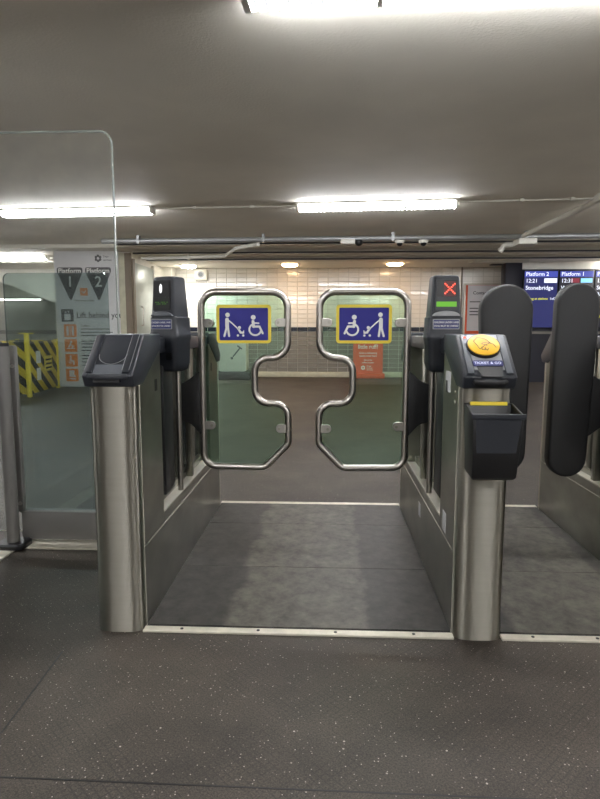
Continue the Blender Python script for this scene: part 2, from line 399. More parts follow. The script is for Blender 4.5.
# boarded pillar on the left with a metal door in its side
struct(bx('wall_pillar', M['whitewall'], None, -5.03, -3.6, 10.66, WB + 0.2, 0, 2.55))
struct(bx('trim_2', M['brown'], None, -3.69, -3.575, 10.62, 10.68, 0, 2.45))
struct(bx('trim_3', M['skirt'], None, -3.8, -3.69, 10.62, 10.66, 0, 2.45))
d1 = struct(bx('door_1', M['door'], None, -3.6, -3.565, 10.78, 11.95, 0.02, 2.3, bevel=0.004))
bx('door_frame', M['brown'], d1, -3.6, -3.55, 10.69, 10.78, 0.0, 2.36); bx('door_frame', M['offwhite'], d1, -3.6, -3.55, 11.95, 12.05, 0.0, 2.36)
bm = B(); tube(bm, fillet([(-3.565, 11.1, 1.15), (-3.52, 11.1, 1.15), (-3.52, 11.1, 1.5), (-3.565, 11.1, 1.5)], 0.02, 4, closed=False), 0.012, 8); fin('door_handle', bm, M['steel_tube'], d1, smooth=True)
struct(bx('trim_4', M['offwhite'], None, -3.6, -3.4, 12.75, WB - 0.012, 0, 2.42))
# stair soffit far left: a white slab with a sloping underside
bm = B(); prism(bm, [(-8.6, 2.6), (-5.03, 1.25), (-5.03, 2.6)], 'y', 13.0, 15.6)
struct(fin('wall_stair_soffit', bm, M['whitewall']))
struct(bx('trim_5', M['darkwall'], None, -10, -5.0, 15.5, 15.6, 0.95, 1.05))
for nm, pts in (('trim_13', [(-2.2, 1.262), (2.2, 1.232)]), ('trim_14', [(-.87, 1.40), (-.885, 1.80)])):
    (xa, ya), (xb, yb) = pts; dd = Vector((yb - ya, xa - xb)).normalized() * .0022
    struct(fin(nm, prism(B(), [(xa + dd.x, ya + dd.y), (xb + dd.x, yb + dd.y), (xb - dd.x, yb - dd.y), (xa - dd.x, ya - dd.y)], 'z', 0.0, 0.0006), M['black']))
# floor plates of the two gateways and thresholds
YF, YB = 1.965, 3.485
def gateway(x0, x1, nm):
    f = struct(bx(nm, M['black'], None, x0, x1, YF, YB, 0.0, 0.002))
    cuts = [YF + 0.02, 2.52, 3.11, YB]
    for a, b in zip(cuts, cuts[1:]):
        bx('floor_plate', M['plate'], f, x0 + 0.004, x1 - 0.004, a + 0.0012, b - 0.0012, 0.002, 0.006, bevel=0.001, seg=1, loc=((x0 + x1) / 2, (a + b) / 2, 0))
gateway(AX0, AX1, 'floor_gateway_wide'); gateway(AX1 + CW, 1.28, 'floor_gateway_narrow')
def threshold(nm, x0, x1, y0, y1, screws=0):
    t = struct(bx(nm, M['alu'], None, x0, x1, y0, y1, 0.0, 0.009, bevel=0.002, seg=1))
    for k in range(screws):
        x = x0 + (x1 - x0) * (k + 0.5) / screws
        fin('screw', disc(B(), (x, (y0 + y1) / 2, 0.0095), 0.006, 'z', 0.001, 10), M['black'], t)
threshold('trim_6', AX0, AX1, YF - 0.03, YF + 0.005, 4); threshold('trim_7', AX0, AX1, YB - 0.005, YB + 0.03)
threshold('trim_8', AX1 + CW, 1.28, YF - 0.03, YF + 0.005, 3); threshold('trim_9', AX1 + CW, 1.28, YB - 0.005, YB + 0.03)
threshold('trim_10', -1.60, AX0 - CW - 0.003, 2.69, 2.83)
threshold('trim_11', -1.66, -1.52, 1.2, 2.69)

# ------------------------------------------------------------------ gate cabinets
def sup_ring(cx, cy, wx, wy, z, n=28, p=4.0):
    out = []
    for k in range(n):
        t = 2 * PI * k / n; c_, s_ = math.cos(t), math.sin(t)
        out.append((cx + wx / 2 * math.copysign(abs(c_) ** (2 / p), c_), cy + wy / 2 * math.copysign(abs(s_) ** (2 / p), s_), z))
    return out
def nose(x0, x1, ya, yb, z0, z1):
    """rounded end column; ya = apex, yb = where it meets the flat panels"""
    cx, hw = (x0 + x1) / 2, (x1 - x0) / 2; pts = []
    for k in range(25):
        t = PI * k / 24; c_, s_ = math.cos(t), math.sin(t)
        pts.append((cx - hw * math.copysign(abs(c_) ** 0.62, c_), yb + (ya - yb) * abs(s_) ** 0.62))
    return prism(B(), pts, 'z', z0, z1)
SA, SB = Vector((1.905, 0.925)), Vector((2.05, 1.06)); SD = (SB - SA).normalized(); SN = Vector((-SD.y, SD.x))
SLEN = (SB - SA).length
def slope_map(xc, h):
    def f(u, t): 
        p = SA + SD * t + SN * h; return Vector((xc + u, p.x, p.y))
    return f
def sprism(name, pts, xc, h0, h1, m, parent, bevel=0.0):
    """solid standing on the sloped console face: pts in (u, t)"""
    bm = B(); a = [bm.verts.new(slope_map(xc, h0)(*p)) for p in pts]; b = [bm.verts.new(slope_map(xc, h1)(*p)) for p in pts]; n = len(pts)
    bm.faces.new(a); bm.faces.new(b[::-1])
    for i in range(n): bm.faces.new((a[i], a[(i + 1) % n], b[(i + 1) % n], b[i]))
    return fin(name, bm, m, parent, bevel=bevel)
def cabinet(x0, label, front=None):
    x1 = x0 + CW; xc = (x0 + x1) / 2; YM = 2.72
    g = empty('gate_cabinet', (xc, YM, 0), label, 'ticket gate', 'steel ticket gate cabinets')
    def my(y): return 2 * YM - y
    for side in (0, 1):
        f = (lambda y: y) if side == 0 else my
        fin('rounded_end', nose(x0, x1, f(1.935), f(1.985), 0.0, 0.9), M['steel'], g, smooth=True, angle=50)
        ya, yb = sorted((f(1.987), f(2.25)))
        h = bx('end_housing', M['steel_side'], g, x0, x1, ya, yb, 0.299, 1.0, bevel=0.002, seg=1)
        # join strip between the rounded end and the side panels
        for xx in (x0, x1):
            ya, yb = sorted((f(1.983), f(1.99))); bx('seam_strip', M['ledge'], h, xx - 0.0015, xx + 0.0015, ya, yb, 0.0, 0.89)
            ya, yb = sorted((f(2.17), f(2.20)))
            bx('sensor_window', M['black'], h, xx - 0.0012, xx + 0.0012, ya, yb, 0.845, 0.89)
        prof = [(f(1.925), 0.885), (f(SA.x), SA.y), (f(SB.x), SB.y), (f(2.255), 1.062), (f(2.255), 1.0), (f(2.235), 0.995), (f(2.02), 0.885)]
        cons = fin('console_hood', prism(B(), prof, 'x', x0 - 0.004, x1 + 0.004), M['plastic'], g, bevel=0.007, seg=3)
        if side == 1: continue
        # raised side rails of the hood
        for u in (-0.062, 0.062):
            sprism('hood_rail', [(u - 0.011, 0.012), (u + 0.011, 0.012), (u + 0.011, SLEN - 0.004), (u - 0.011, SLEN - 0.004)], xc, 0, 0.006, M['plastic_mid'] if front == 'reader' else M['plastic'], cons, bevel=0.002)
        bx('ticket_slot', M['black'], cons, xc - 0.045, xc + 0.045, 1.9, 1.93, 0.902, 0.912)
        if front == 'reader':
            sprism('reader_face', [(-0.05, 0.03), (0.05, 0.03), (0.05, SLEN - 0.003), (-0.05, SLEN - 0.003)], xc, -0.001, 0.003, M['plastic_lt'], cons, bevel=0.001)
            el = lambda r, q: [(r * math.cos(2 * PI * k / 32) - 0.004, 0.135 + q * math.sin(2 * PI * k / 32)) for k in range(32)]
            sprism('reader_ring', el(0.058, 0.054), xc, 0, 0.012, M['black'], cons, bevel=0.002)
            rd = sprism('reader_pad', el(0.053, 0.049), xc, 0.01, 0.016, M['reader'], cons, bevel=0.002)
            sh = []
            stroke2(sh, [(-0.036, 0.150), (-0.020, 0.170), (0.006, 0.160), (0.018, 0.142), (-0.002, 0.130), (-0.020, 0.112), (-0.036, 0.150)], 0.002)
            stroke2(sh, [(0.034, 0.120), (0.028, 0.136), (0.012, 0.142), (-0.006, 0.142), (-0.012, 0.136), (0.002, 0.132), (0.006, 0.128)], 0.002)
            stroke2(sh, [(-0.012, 0.122), (-0.014, 0.110), (-0.004, 0.108), (-0.002, 0.120)], 0.002); stroke2(sh, [(-0.002, 0.114), (0.004, 0.106), (0.008, 0.116)], 0.002)
            o = shapes_obj('reader_drawing', sh, slope_map(xc, 0.0165), M['ink'], cons, (0, SN.x, SN.y))
            sprism('reader_display', rrect(-0.05, 0.048, 0.045, 0.069, 0.004, 2), xc, 0.002, 0.0065, M['navy'], cons)
            sm = slope_map(xc, 0.0072); me = text_mesh('TICKET & GO', 0.0145, lambda u, v: sm(u - 0.002, 0.0565 + v)); link('display_text', me, M['disp_text'], cons)
            fin('status_light', disc(B(), tuple(slope_map(xc, 0.004)(-0.06, SLEN - 0.02)), 0.005, 'y', 0.003, 10), M['red_led'], cons)
            sprism('ticket_throat', [(-0.03, -0.002), (0.035, -0.002), (0.045, 0.045), (-0.04, 0.045)], xc, 0.0, 0.0045, M['black'], cons)
            bm = B(); loft(bm, [[(xc + a * s, 1.902 - 0.02 * (1 - (a / 0.056) ** 2) * s, z) for a in [-0.056 + 0.014 * i for i in range(9)]] + [(xc + a * s, 1.93, z) for a in [0.056 - 0.014 * i for i in range(9)]] for z, s in ((0.899, 0.9), (0.904, 1.0), (0.912, 1.0), (0.917, 0.9))])
            fin('ticket_lip', bm, M['black'], cons, smooth=True)
        else:
            pts = [(-0.046, SLEN - 0.012), (-0.046, 0.10)] + [(-0.046 * math.cos(PI * k / 12), 0.10 - 0.045 * math.sin(PI * k / 12)) for k in range(1, 12)] + [(0.046, 0.10), (0.046, SLEN - 0.012)]
            sprism('blank_cover', pts, xc, 0, 0.0025, M['plastic'], cons, bevel=0.001)
            sh = []; stroke2(sh, [(p[0] * 1.05, p[1] - 0.002) for p in pts[1:-1]], 0.0022)
            shapes_obj('cover_edge', sh, slope_map(xc, 0.0008), M['plastic_lt'], cons, (0, SN.x, SN.y))
            sprism('ticket_throat', [(-0.05, 0.004), (0.05, 0.004), (0.05, 0.05), (-0.05, 0.05)], xc, 0, 0.0015, M['plastic_mid'], cons)
            for u in (0.0495, 0.0735):
                sh = []; stroke2(sh, [(u, 0.02), (u, SLEN - 0.006)], 0.002); shapes_obj('rail_edge', sh, slope_map(xc, 0.0065), M['plastic_lt'], cons)
            bm = B(); loft(bm, [[(xc + a * s, 1.905 - 0.018 * (1 - (a / 0.07) ** 2) * s, z) for a in [-0.07 + 0.0175 * i for i in range(9)]] + [(xc + a * s, 1.93, z) for a in [0.07 - 0.0175 * i for i in range(9)]] for z, s in ((0.913, 0.94), (0.917, 1.0), (0.926, 1.0), (0.931, 0.94))])
            fin('ticket_lip', bm, M['plastic'], cons, smooth=True)
    # plinth with a pale ledge and an open middle frame
    pl = bx('plinth', M['steel_side'], g, x0, x1, 1.987, my(1.987), 0.0, 0.296, bevel=0.0015, seg=1)
    bx('plinth_cap', M['steel_side'], pl, x0, x1, 2.251, my(2.251), 0.299, 0.342)
    bx('ledge', M['ledge'], pl, x0 + 0.0005, x1 - 0.0005, 2.252, my(2.252), 0.342, 0.348)
    for xx in (x0, x1):
        bx('seam_strip', M['ledge'], pl, xx - 0.0016, xx + 0.0016, 2.04, my(2.04), 0.2955, 0.2995)
    fr = bx('base_rail', M['steel_side'], g, xc - 0.04, xc + 0.04, 2.252, my(2.252), 0.348, 0.38, bevel=0.003)
    bx('infill_panel', M['darkglass'], g, xc - 0.012, xc + 0.012, 2.252, my(2.252), 0.38, 0.985)
    for ya, wd in ((2.66, 0.035), (2.93, 0.08)):
        bx('upright', M['steel_side'], g, xc - 0.038, xc + 0.038, ya, ya + wd, 0.38, 0.985, bevel=0.003)
    for xx, s in ((x0, 1), (x1, -1)):
        px = xx + s * 0.012
        bm = B(); tube(bm, [(px, 2.565, 0.348), (px, 2.565, 0.985)], 0.0125, 14); fin('pole', bm, M['steel_tube'], g, smooth=True)
        bx('recess_frame', M['steel_side'], g, min(px, px + s * 0.03), max(px, px + s * 0.03), 2.80, 2.835, 0.35, 0.985, bevel=0.002)
    bx('top_rail', M['plastic'], g, x0 + 0.005, x1 - 0.005, 2.256, my(2.256), 0.985, 1.045, bevel=0.006)
    return g, x0, x1, xc
def screen_pod(g, cx, cy, rz, lit, px0, px1):
    """upright display head, built facing -y and then turned"""
    base = wloc(g)
    rings = [(0.905, .085, .075), (0.915, .115, .1), (0.94, .132, .112), (1.03, .138, .116), (1.04, .146, .12), (1.062, .146, .12), (1.066, .140, .116), (1.125, .138, .112), (1.13, .128, .106), (1.28, .108, .09), (1.288, .103, .085), (1.292, .09, .072)]
    bm = B(); loft(bm, [sup_ring(0, 0, a, b, z, 32, 6) for z, a, b in rings])
    pod = fin('display_pod', bm, M['plastic'], None, smooth=True, angle=40)
    subs = []
    def yf(z):                                          # front face at height z
        for (za, _, a), (zb, _, b) in zip(rings, rings[1:]):
            if za <= z <= zb: return -(a + (b - a) * (z - za) / (zb - za)) / 2
        return -0.05
    def slab(name, m, xa, xb, za, zb, t0, t1, r=0.004):
        bm = B(); pts = rrect(xa, xb, za, zb, r, 3); a = [bm.verts.new((p[0], yf(p[1]) + t0, p[1])) for p in pts]; b = [bm.verts.new((p[0], yf(p[1]) - t1, p[1])) for p in pts]
        bm.faces.new(a); bm.faces.new(b[::-1]); n = len(pts)
        for i in range(n): bm.faces.new((a[i], a[(i + 1) % n], b[(i + 1) % n], b[i]))
        subs.append(fin(name, bm, m)); return subs[-1]
    def fmap(h): return lambda u, v: Vector((u, yf(v) - h, v))
    slab('face_plate', M['black'] if not lit else M['plastic'], -0.044, 0.044, 1.155, 1.276, 0.004, 0.0015, 0.005)
    slab('screen', M['black'], -0.040, 0.040, 1.207, 1.272, 0.003, 0.003)
    if lit:
        slab('lit_window', M['red_dim'], -0.012, 0.036, 1.209, 1.268, 0.002, 0.0035)
        sh = []
        for k in range(7):
            for s in (-1, 1): circ2(sh, (0.012 + s * (k - 3) * 0.0062, 1.239 + (k - 3) * 0.0062), 0.0032, 8)
        o = shapes_obj('red_cross', sh, fmap(0.0045), M['red_led'], None); subs.append(o)
        slab('message_strip', M['green_led'], -0.040, 0.040, 1.168, 1.188, 0.003, 0.003, 0.001)
    else:
        sh = []; s2 = []
        s2 = [[Vector((-0.004 + 0.007 * math.cos(2 * PI * k / 16), 1.243 + 0.019 * math.sin(2 * PI * k / 16))) for k in range(16)]]
        subs.append(shapes_obj('white_oval', s2, fmap(0.0038), M['oval_white'], None))  # emissive white oval on the dark screen
        for r in range(2):
            for k in range(9):
                if (k * 7 + r * 3) % 4: circ2(sh, (-0.03 + 0.0075 * k, 1.181 + 0.007 * r), 0.0017, 6)
        subs.append(shapes_obj('message_strip', sh, fmap(0.0038), M['green_led'], None))
    arch = [(0.055 * math.cos(PI * k / 14), 1.131 + 0.021 * math.sin(PI * k / 14)) for k in range(15)]
    bm = B(); a = [bm.verts.new((p[0], -0.045, p[1])) for p in arch]; b = [bm.verts.new((p[0], -0.0585, p[1])) for p in arch]; n = len(arch)
    bm.faces.new(a); bm.faces.new(b[::-1])
    for i in range(n): bm.faces.new((a[i], a[(i + 1) % n], b[(i + 1) % n], b[i]))
    subs.append(fin('arch_cap', bm, M['plastic_lt'] if lit else M['plastic_mid'], bevel=0.002))
    slab('label_rim', M['plastic_lt'], -0.053, 0.053, 1.079, 1.119, 0.004, 0.001, 0.002)
    slab('label_plate', M['navy'], -0.050, 0.050, 1.082, 1.116, 0.004, 0.0018, 0.001)
    for s, z in (('CHILDREN UNDER 5 AND', 1.106), ('DOGS MUST BE CARRIED', 1.092)):
        me = text_mesh(s, 0.0098, lambda u, v, z=z: fmap(0.0026)(u, z + v), squeeze=0.86); subs.append(link('label_text', me, M['white']))
    slab('lock_cover', M['black'], 0.02, 0.05, 0.955, 0.985, 0.004, 0.002)
    # hang the whole head on its cabinet
    pod.parent = g; pod.location = Vector((cx, cy, 0)) - base; pod.rotation_euler = (0, 0, rz)
    for s in subs: s.parent = pod
    bx('pod_post', M['black'], g, px0, px1, cy - 0.05, cy + 0.09, 0.382, 0.93, bevel=0.004)
    return pod
g1, *_ = cabinet(AX0 - CW, 'steel gate cabinet left of the wide gateway, plain dark console without a yellow reader', 'blank')
screen_pod(g1, AX0 + 0.002, 2.41, math.radians(-24), False, AX0 - 0.07, AX0 - 0.02)
g2, *_ = cabinet(AX1, 'steel gate cabinet right of the wide gateway, round yellow card reader on its console', 'reader')
screen_pod(g2, AX1 + 0.022, 2.41, math.radians(2), True, AX1 + 0.02, AX1 + 0.07)
g3, *_ = cabinet(1.28, 'steel gate cabinet at the right edge, beyond the narrow gateway with black paddles', 'blank')
# stickers on the middle cabinet
bx('sticker', M['board'], g2, AX1 - 0.001, AX1 + 0.001, 2.12, 2.205, 0.85, 0.925)
bx('sticker', M['board'], g2, AX1 - 0.001, AX1 + 0.001, 2.13, 2.19, 0.315, 0.39)
bx('sticker', M['board'], g2, AX1 - 0.001, AX1 + 0.001, 2.70, 2.76, 0.185, 0.25)
for z in (0.86, 0.825):
    fin('screw', disc(B(), (AX1 - 0.001, 2.04, z), 0.007, 'x', 0.002, 10), M['steel_tube'], g2)

# ticket bin on the front of the middle cabinet
bc = AX1 + CW / 2 + 0.002
tb = empty('ticket_bin', (bc, 1.88, 0.6), 'black plastic ticket bin hung on the front of the cabinet with the yellow reader', 'bin')
def ring4(w0, y0, y1, z0, z1): return [(bc - w0 / 2, y0, z0), (bc + w0 / 2, y0, z0), (bc + w0 / 2, y1, z1), (bc - w0 / 2, y1, z1)]
bm = B(); loft(bm, [ring4(.128, 1.85, 1.93, .596, .606), ring4(.142, 1.834, 1.932, .606, .612), ring4(.147, 1.822, 1.932, .68, .68), ring4(.160, 1.808, 1.933, .812, .836), ring4(.150, 1.813, 1.93, .812, .836), ring4(.135, 1.83, 1.925, .68, .68)], caps=True)
fin('bin_shell', bm, M['black'], tb, bevel=0.005, seg=2)
bm = B(); ya, yb = 1.8225, 1.8085
loft(bm, [[(bc - .062, 1.8205, .69), (bc + .062, 1.8205, .69), (bc + .062, 1.8235, .69), (bc - .062, 1.8235, .69)], [(bc - .071, 1.8075, .80), (bc + .071, 1.8075, .80), (bc + .071, 1.8105, .80), (bc - .071, 1.8105, .80)]])
fin('front_panel', bm, M['plastic'], tb, bevel=0.001, seg=1)
bm = B(); loft(bm, [[(bc - .081, 1.804, .80), (bc + .081, 1.804, .80), (bc + .081, 1.812, .80), (bc - .081, 1.812, .80)], [(bc - .085, 1.802, .818), (bc + .085, 1.802, .818), (bc + .085, 1.812, .818), (bc - .085, 1.812, .818)]]); fin('front_rim', bm, M['plastic'], tb, bevel=0.002)
bx('yellow_label', M['yellow'], tb, bc - 0.06, bc + 0.06, 1.924, 1.934, 0.83, 0.841)
bx('bin_lining', M['steel_side'], tb, bc - 0.062, bc + 0.062, 1.838, 1.92, 0.74, 0.744)

# ------------------------------------------------------------------ glazed gate flaps
MX = 2 * -0.108
def wheelchair(sh):
    circ2(sh, (276, 184), 9); stroke2(sh, [(275, 199), (277, 218)], 11); stroke2(sh, [(277, 218), (299, 218), (311, 243)], 8); stroke2(sh, [(276, 205), (296, 206)], 6)
    stroke2(sh, [(283 + 22 * math.cos(math.radians(a)), 229 + 21 * math.sin(math.radians(a))) for a in range(20, 256, 15)], 7)
def pram_person(sh):
    circ2(sh, (180, 175), 8.5); stroke2(sh, [(178, 192), (178, 220)], 14); stroke2(sh, [(176, 222), (167, 253)], 8); stroke2(sh, [(181, 222), (185, 253)], 8)
    stroke2(sh, [(182, 194), (197, 206), (215, 223)], 5); stroke2(sh, [(214, 222), (226, 240)], 3.5)
    circ2(sh, (224, 222), 6); stroke2(sh, [(224, 232), (228, 240), (238, 241)], 8); stroke2(sh, [(238, 241), (240, 234)], 4)
    circ2(sh, (218, 251), 4.5); circ2(sh, (238, 251), 4.5)
def flap(mirror, label):
    fx = (lambda x: MX - x) if mirror else (lambda x: x)
    Y = 2.70
    f = empty('gate_flap', (fx(-0.69), Y, 0.6), label, 'gate flap', 'glazed flaps of the wide gateway')
    poly = [(-.583, .43), (-.585, 1.25), (-.182, 1.25), (-.182, .947), (-.337, .947), (-.337, .733), (-.18, .733), (-.18, .54), (-.292, .426)]
    rad = [.06, .07, .075, .075, .065, .065, .065, .04, .05]
    pts = [(fx(a), b) for a, b in fillet(poly, rad, 8)]
    bm = B(); tube(bm, [(a, Y, b) for a, b in pts], 0.0165, 14, closed=True); fr = fin('tube_frame', bm, M['steel_tube'], f, smooth=True)
    bm = B(); prism(bm, pts, 'y', Y - 0.005, Y + 0.005); fin('glass_panel', bm, M['green_glass'], f)
    for cx, cz, s in ((-.541, 1.107, -1), (-.225, 1.109, 1), (-.541, .627, -1), (-.222, .614, 1)):
        xa, xb = (cx - 0.045, cx + 0.016) if s < 0 else (cx - 0.016, cx + 0.043)
        p = [(xa, cz - .02), (xb, cz - .02), (xb, cz + .02), (xa, cz + .02)]
        p = fillet(p, [0, .02, .02, 0] if s < 0 else [.02, 0, 0, .02], 6)
        bm = B(); prism(bm, [(fx(a), b) for a, b in p], 'y', Y - 0.013, Y + 0.013); cl = fin('clamp', bm, M['clamp'], f, bevel=0.002, seg=1)
        fin('bolt', disc(B(), (fx(cx), Y - 0.0145, cz), 0.007, 'y', 0.002, 12), M['steel_side'], cl)
    # sign
    x0, x1, z0, z1 = -.512, -.258, 1.014, 1.191
    sg = fin('sign_plate', prism(B(), [(fx(a), b) for a, b in rrect(x0, x1, z0, z1, .016)], 'y', Y - 0.009, Y - 0.0055), M['yellow'], f)
    fin('blue_field', prism(B(), [(fx(a), b) for a, b in rrect(x0 + .014, x1 - .014, z0 + .014, z1 - .014, .005)], 'y', Y - 0.0105, Y - 0.009), M['blue'], sg)
    S = (x1 - x0 - .028) / 182.0; zc = (z0 + z1) / 2
    mp = lambda u, v: Vector((fx((x0 + x1) / 2 + (u - 240) * S), Y - 0.0115, zc - (v - 209) * S))
    for nm, fn in (('wheelchair_symbol', wheelchair), ('pram_symbol', pram_person)):
        sh = []; fn(sh); shapes_obj(nm, sh, mp, M['white'], sg)
    # black hinge arm
    ap = [(-.69, .825), (-.662, .836), (-.645, .846), (-.60, .884), (-.575, .885), (-.575, .582), (-.597, .582), (-.64, .63), (-.658, .641), (-.69, .648)]
    bm = B(); prism(bm, [(fx(a), b) for a, b in ap], 'y', Y - 0.012, Y + 0.03); fin('hinge_arm', bm, M['rubber'], f, bevel=0.006)
    return f
flap(False, 'left glazed flap of the wide gateway, blue sign with pram pusher left of wheelchair')
flap(True, 'right glazed flap of the wide gateway, blue sign with wheelchair left of pram pusher')

# black padded paddles of the narrow gateway
def paddle(pts, ax0, ax1, label):
    p = empty('gate_paddle', (pts[0][0], 2.7, 0.6), label, 'gate paddle', 'black paddles of the narrow gateway')
    fin('pad', prism(B(), pts, 'y', 2.668, 2.732), M['rubber'], p, bevel=0.014, seg=4, angle=50)
    arm = [(ax0, .88), (ax0, .58), ((ax0 + ax1) / 2, .65), (ax1, .66), (ax1, .82), ((ax0 + ax1) / 2, .83)]
    fin('hinge_arm', prism(B(), arm, 'y', 2.685, 2.715), M['rubber'], p, bevel=0.004)
def pad_outline(x0, x1, xb0, xb1, zb, zt):
    cx, r = (x0 + x1) / 2, (x1 - x0) / 2; out = [(cx + r * math.cos(PI * k / 16), zt - r + r * math.sin(PI * k / 16)) for k in range(17)]
    cb, rb = (xb0 + xb1) / 2, (xb1 - xb0) / 2
    out += [(cb - rb * math.cos(PI * k / 12), zb + rb - rb * math.sin(PI * k / 12)) for k in range(13)]
    return out
paddle(pad_outline(.690, .925, .725, .918, .415, 1.28), .735, .54, 'left black padded paddle of the narrow gateway, behind the cabinet with the yellow reader')
paddle(pad_outline(1.028, 1.218, 1.022, 1.195, .40, 1.285), 1.19, 1.37, 'right black padded paddle of the narrow gateway, at the right edge of the photo')

# ------------------------------------------------------------------ left glass fence
fe = empty('glass_fence', (-1.2, 2.76, 0), 'low grey-green glass fence panel with grey metal rail and post left of the gates', 'fence')
bx('bottom_rail', M['greyfence'], fe, -1.54, AX0 - CW - 0.004, 2.775, 2.835, 0.02, 0.165, bevel=0.004)
fin('glass_panel', prism(B(), rrect(-1.577, -1.06, .15, 1.35, .03), 'y', 2.80, 2.81), M['fence_glass'], fe)
fin('clamp_strip', prism(B(), rrect(-1.575, -1.522, .165, 1.0, .012), 'y', 2.765, 2.797), M['greyfence'], fe, bevel=0.003)
for z in (0.21, 0.9): fin('bolt', disc(B(), (-1.535, 2.763, z), 0.009, 'y', 0.004, 12), M['steel_tube'], fe)
bm = B(); tube(bm, [(-1.55, 2.71, 0.0), (-1.55, 2.71, 1.0)], 0.03, 20); ps = fin('post', bm, M['greyfence'], fe, smooth=True, angle=50)
fin('post_cap', disc(B(), (-1.55, 2.71, 1.006), 0.032, 'z', 0.008, 20), M['black'], ps)
fin('base_plate', loft(B(), [sup_ring(-1.55, 2.71, .15, .13, 0.009, 20, 4), sup_ring(-1.55, 2.71, .15, .13, 0.026, 20, 4), sup_ring(-1.55, 2.71, .135, .115, 0.034, 20, 4)]), M['black'], ps, smooth=True)
fs = empty('glass_fence', (-1.6, 2.0, 0), 'grey glass fence running toward the viewer at the left edge of the photo', 'fence')
bx('bottom_rail', M['greyfence'], fs, -1.66, -1.6, 1.2, 2.62, 0.02, 0.165, bevel=0.004)
bx('glass_panel', M['fence_glass'], fs, -1.635, -1.625, 1.2, 2.62, 0.15, 1.0)
bx('clamp_strip', M['plastic'], fs, -1.66, -1.60, 2.56, 2.62, 0.165, 1.0, bevel=0.003)
ts = empty('glass_screen', (-1.6, 2.86, 0), 'tall smeared clear glass screen with rounded top corner behind the low fence', 'screen')
fin('pane', prism(B(), fillet([(-2.6, .03), (-1.037, .03), (-1.037, 2.02), (-2.6, 2.02)], [0, .01, .06, .06], 8), 'y', 2.86, 2.872), M['clear_glass'], ts)
bm = B(); tube(bm, fillet([(-1.037, 2.866, .06), (-1.037, 2.866, 2.02), (-2.6, 2.866, 2.02)], .06, 8, closed=False), 0.0055, 6); fin('polished_edge', bm, M['glass_edge'], ts, smooth=True)
for z in (0.3, 0.8): bx('wall_clip', M['steel_side'], ts, -1.06, AX0 - CW - 0.01, 2.852, 2.88, z, z + 0.05, bevel=0.003)

# ------------------------------------------------------------------ ceiling lamps and services
def fluorescent(xa, ya, xb, yb, label, plain=False, z=CEIL):
    L = math.hypot(xb - xa, yb - ya); rz = math.atan2(yb - ya, xb - xa)
    r = empty('ceiling_light', ((xa + xb) / 2, (ya + yb) / 2, z), label, 'ceiling light', 'fluorescent ceiling lights', rz)
    bs = Vector(r.location); h = L / 2
    def part(nm, bm, m, **k):
        o = fin(nm, bm, m, None, **k); o.parent = r; return o
    part('tray', prism(B(), [(-.1, 0), (-.1, -.018), (-.07, -.024), (.07, -.024), (.1, -.018), (.1, 0)], 'x', -h, h), M['offwhite'], bevel=0.003)
    df = part('diffuser', prism(B(), [(-.062, -.022), (-.072, -.05), (-.06, -.08), (.06, -.08), (.072, -.05), (.062, -.022)], 'x', -h + .03, h - .03), M['tube_plain' if plain else 'tube'])
    df.data.materials.append(M['tube_side'])
    for f in df.data.polygons:
        if f.normal.z > -0.9 and abs(f.normal.x) < 0.5: f.material_index = 1
    for s in (-1, 1): part('end_cap', box(B(), min(s * h, s * (h - .035)), max(s * h, s * (h - .035)), -.075, .075, -.083, -.02), M['offwhite'], bevel=0.006)
    for k in (-1, 1):
        part('clip', box(B(), k * h * .36 - .012, k * h * .36 + .012, -.074, .074, -.083, -.02), M['offwhite'], bevel=0.003)
    return r
fluorescent(-0.372, 7.10, 1.50, 6.96, 'fluorescent ceiling light with ribbed diffuser above the two glazed flaps')
fluorescent(-4.07, 7.30, -2.11, 7.17, 'fluorescent ceiling light at left, seen through the tall glass screen', True)
fluorescent(-0.375, 2.675, 1.48, 2.60, 'fluorescent ceiling light cut off by the top edge of the photo')
fluorescent(-7.2, 11.15, -5.36, 11.15, 'small fluorescent ceiling light at far left beyond the glass, left of the platform board', True, 2.49)
# unseen lamps added to light the room, all outside the frame
for xa, y in ((-4.1, 2.75), (3.3, 2.6), (3.4, 6.9), (-2.5, -1.4), (1.4, -1.4), (-6.2, -1.4), (5.0, -1.4), (-2.5, -4.2), (1.4, -4.2)):
    fluorescent(xa, y, xa + 1.86, y, 'unseen fluorescent ceiling light added to brighten the room', True)
wl = empty('strip_light', (-8.4, 15.55, 1.855), 'thin strip light under the white sloping stair soffit at far left', 'strip light')
bx('tray', M['offwhite'], wl, -9.2, -7.7, 15.53, 15.6, 1.84, 1.9); bx('tube', M['strip'], wl, -9.18, -7.72, 15.48, 15.53, 1.845, 1.885, bevel=0.008)
def downlight(x, y, m, col, power, label):
    d = empty('downlight', (x, y, 2.42), label, 'downlight', 'recessed downlights by the tiled wall')
    fin('rim', loft(B(), [[(x + r * math.cos(2 * PI * k / 24), y + r * math.sin(2 * PI * k / 24), z) for k in range(24)] for r, z in ((.2, 2.419), (.2, 2.41), (.17, 2.405))], caps=True), M['offwhite'], d, smooth=True)
    fin('lens', loft(B(), [[(x + r * math.cos(2 * PI * k / 24), y + r * math.sin(2 * PI * k / 24), z) for k in range(24)] for r, z in ((.168, 2.406), (.16, 2.385), (.13, 2.37), (.07, 2.362))]), m, d, smooth=True)
    ld = bpy.data.lights.new('downlight_lamp', 'SPOT'); ld.energy = power; ld.color = col; ld.spot_size = math.radians(150); ld.spot_blend = 0.6; ld.shadow_soft_size = 0.12
    lo = bpy.data.objects.new('downlight_lamp', ld); COL.objects.link(lo); lo.parent = d; lo.location = (0, 0, -0.075)
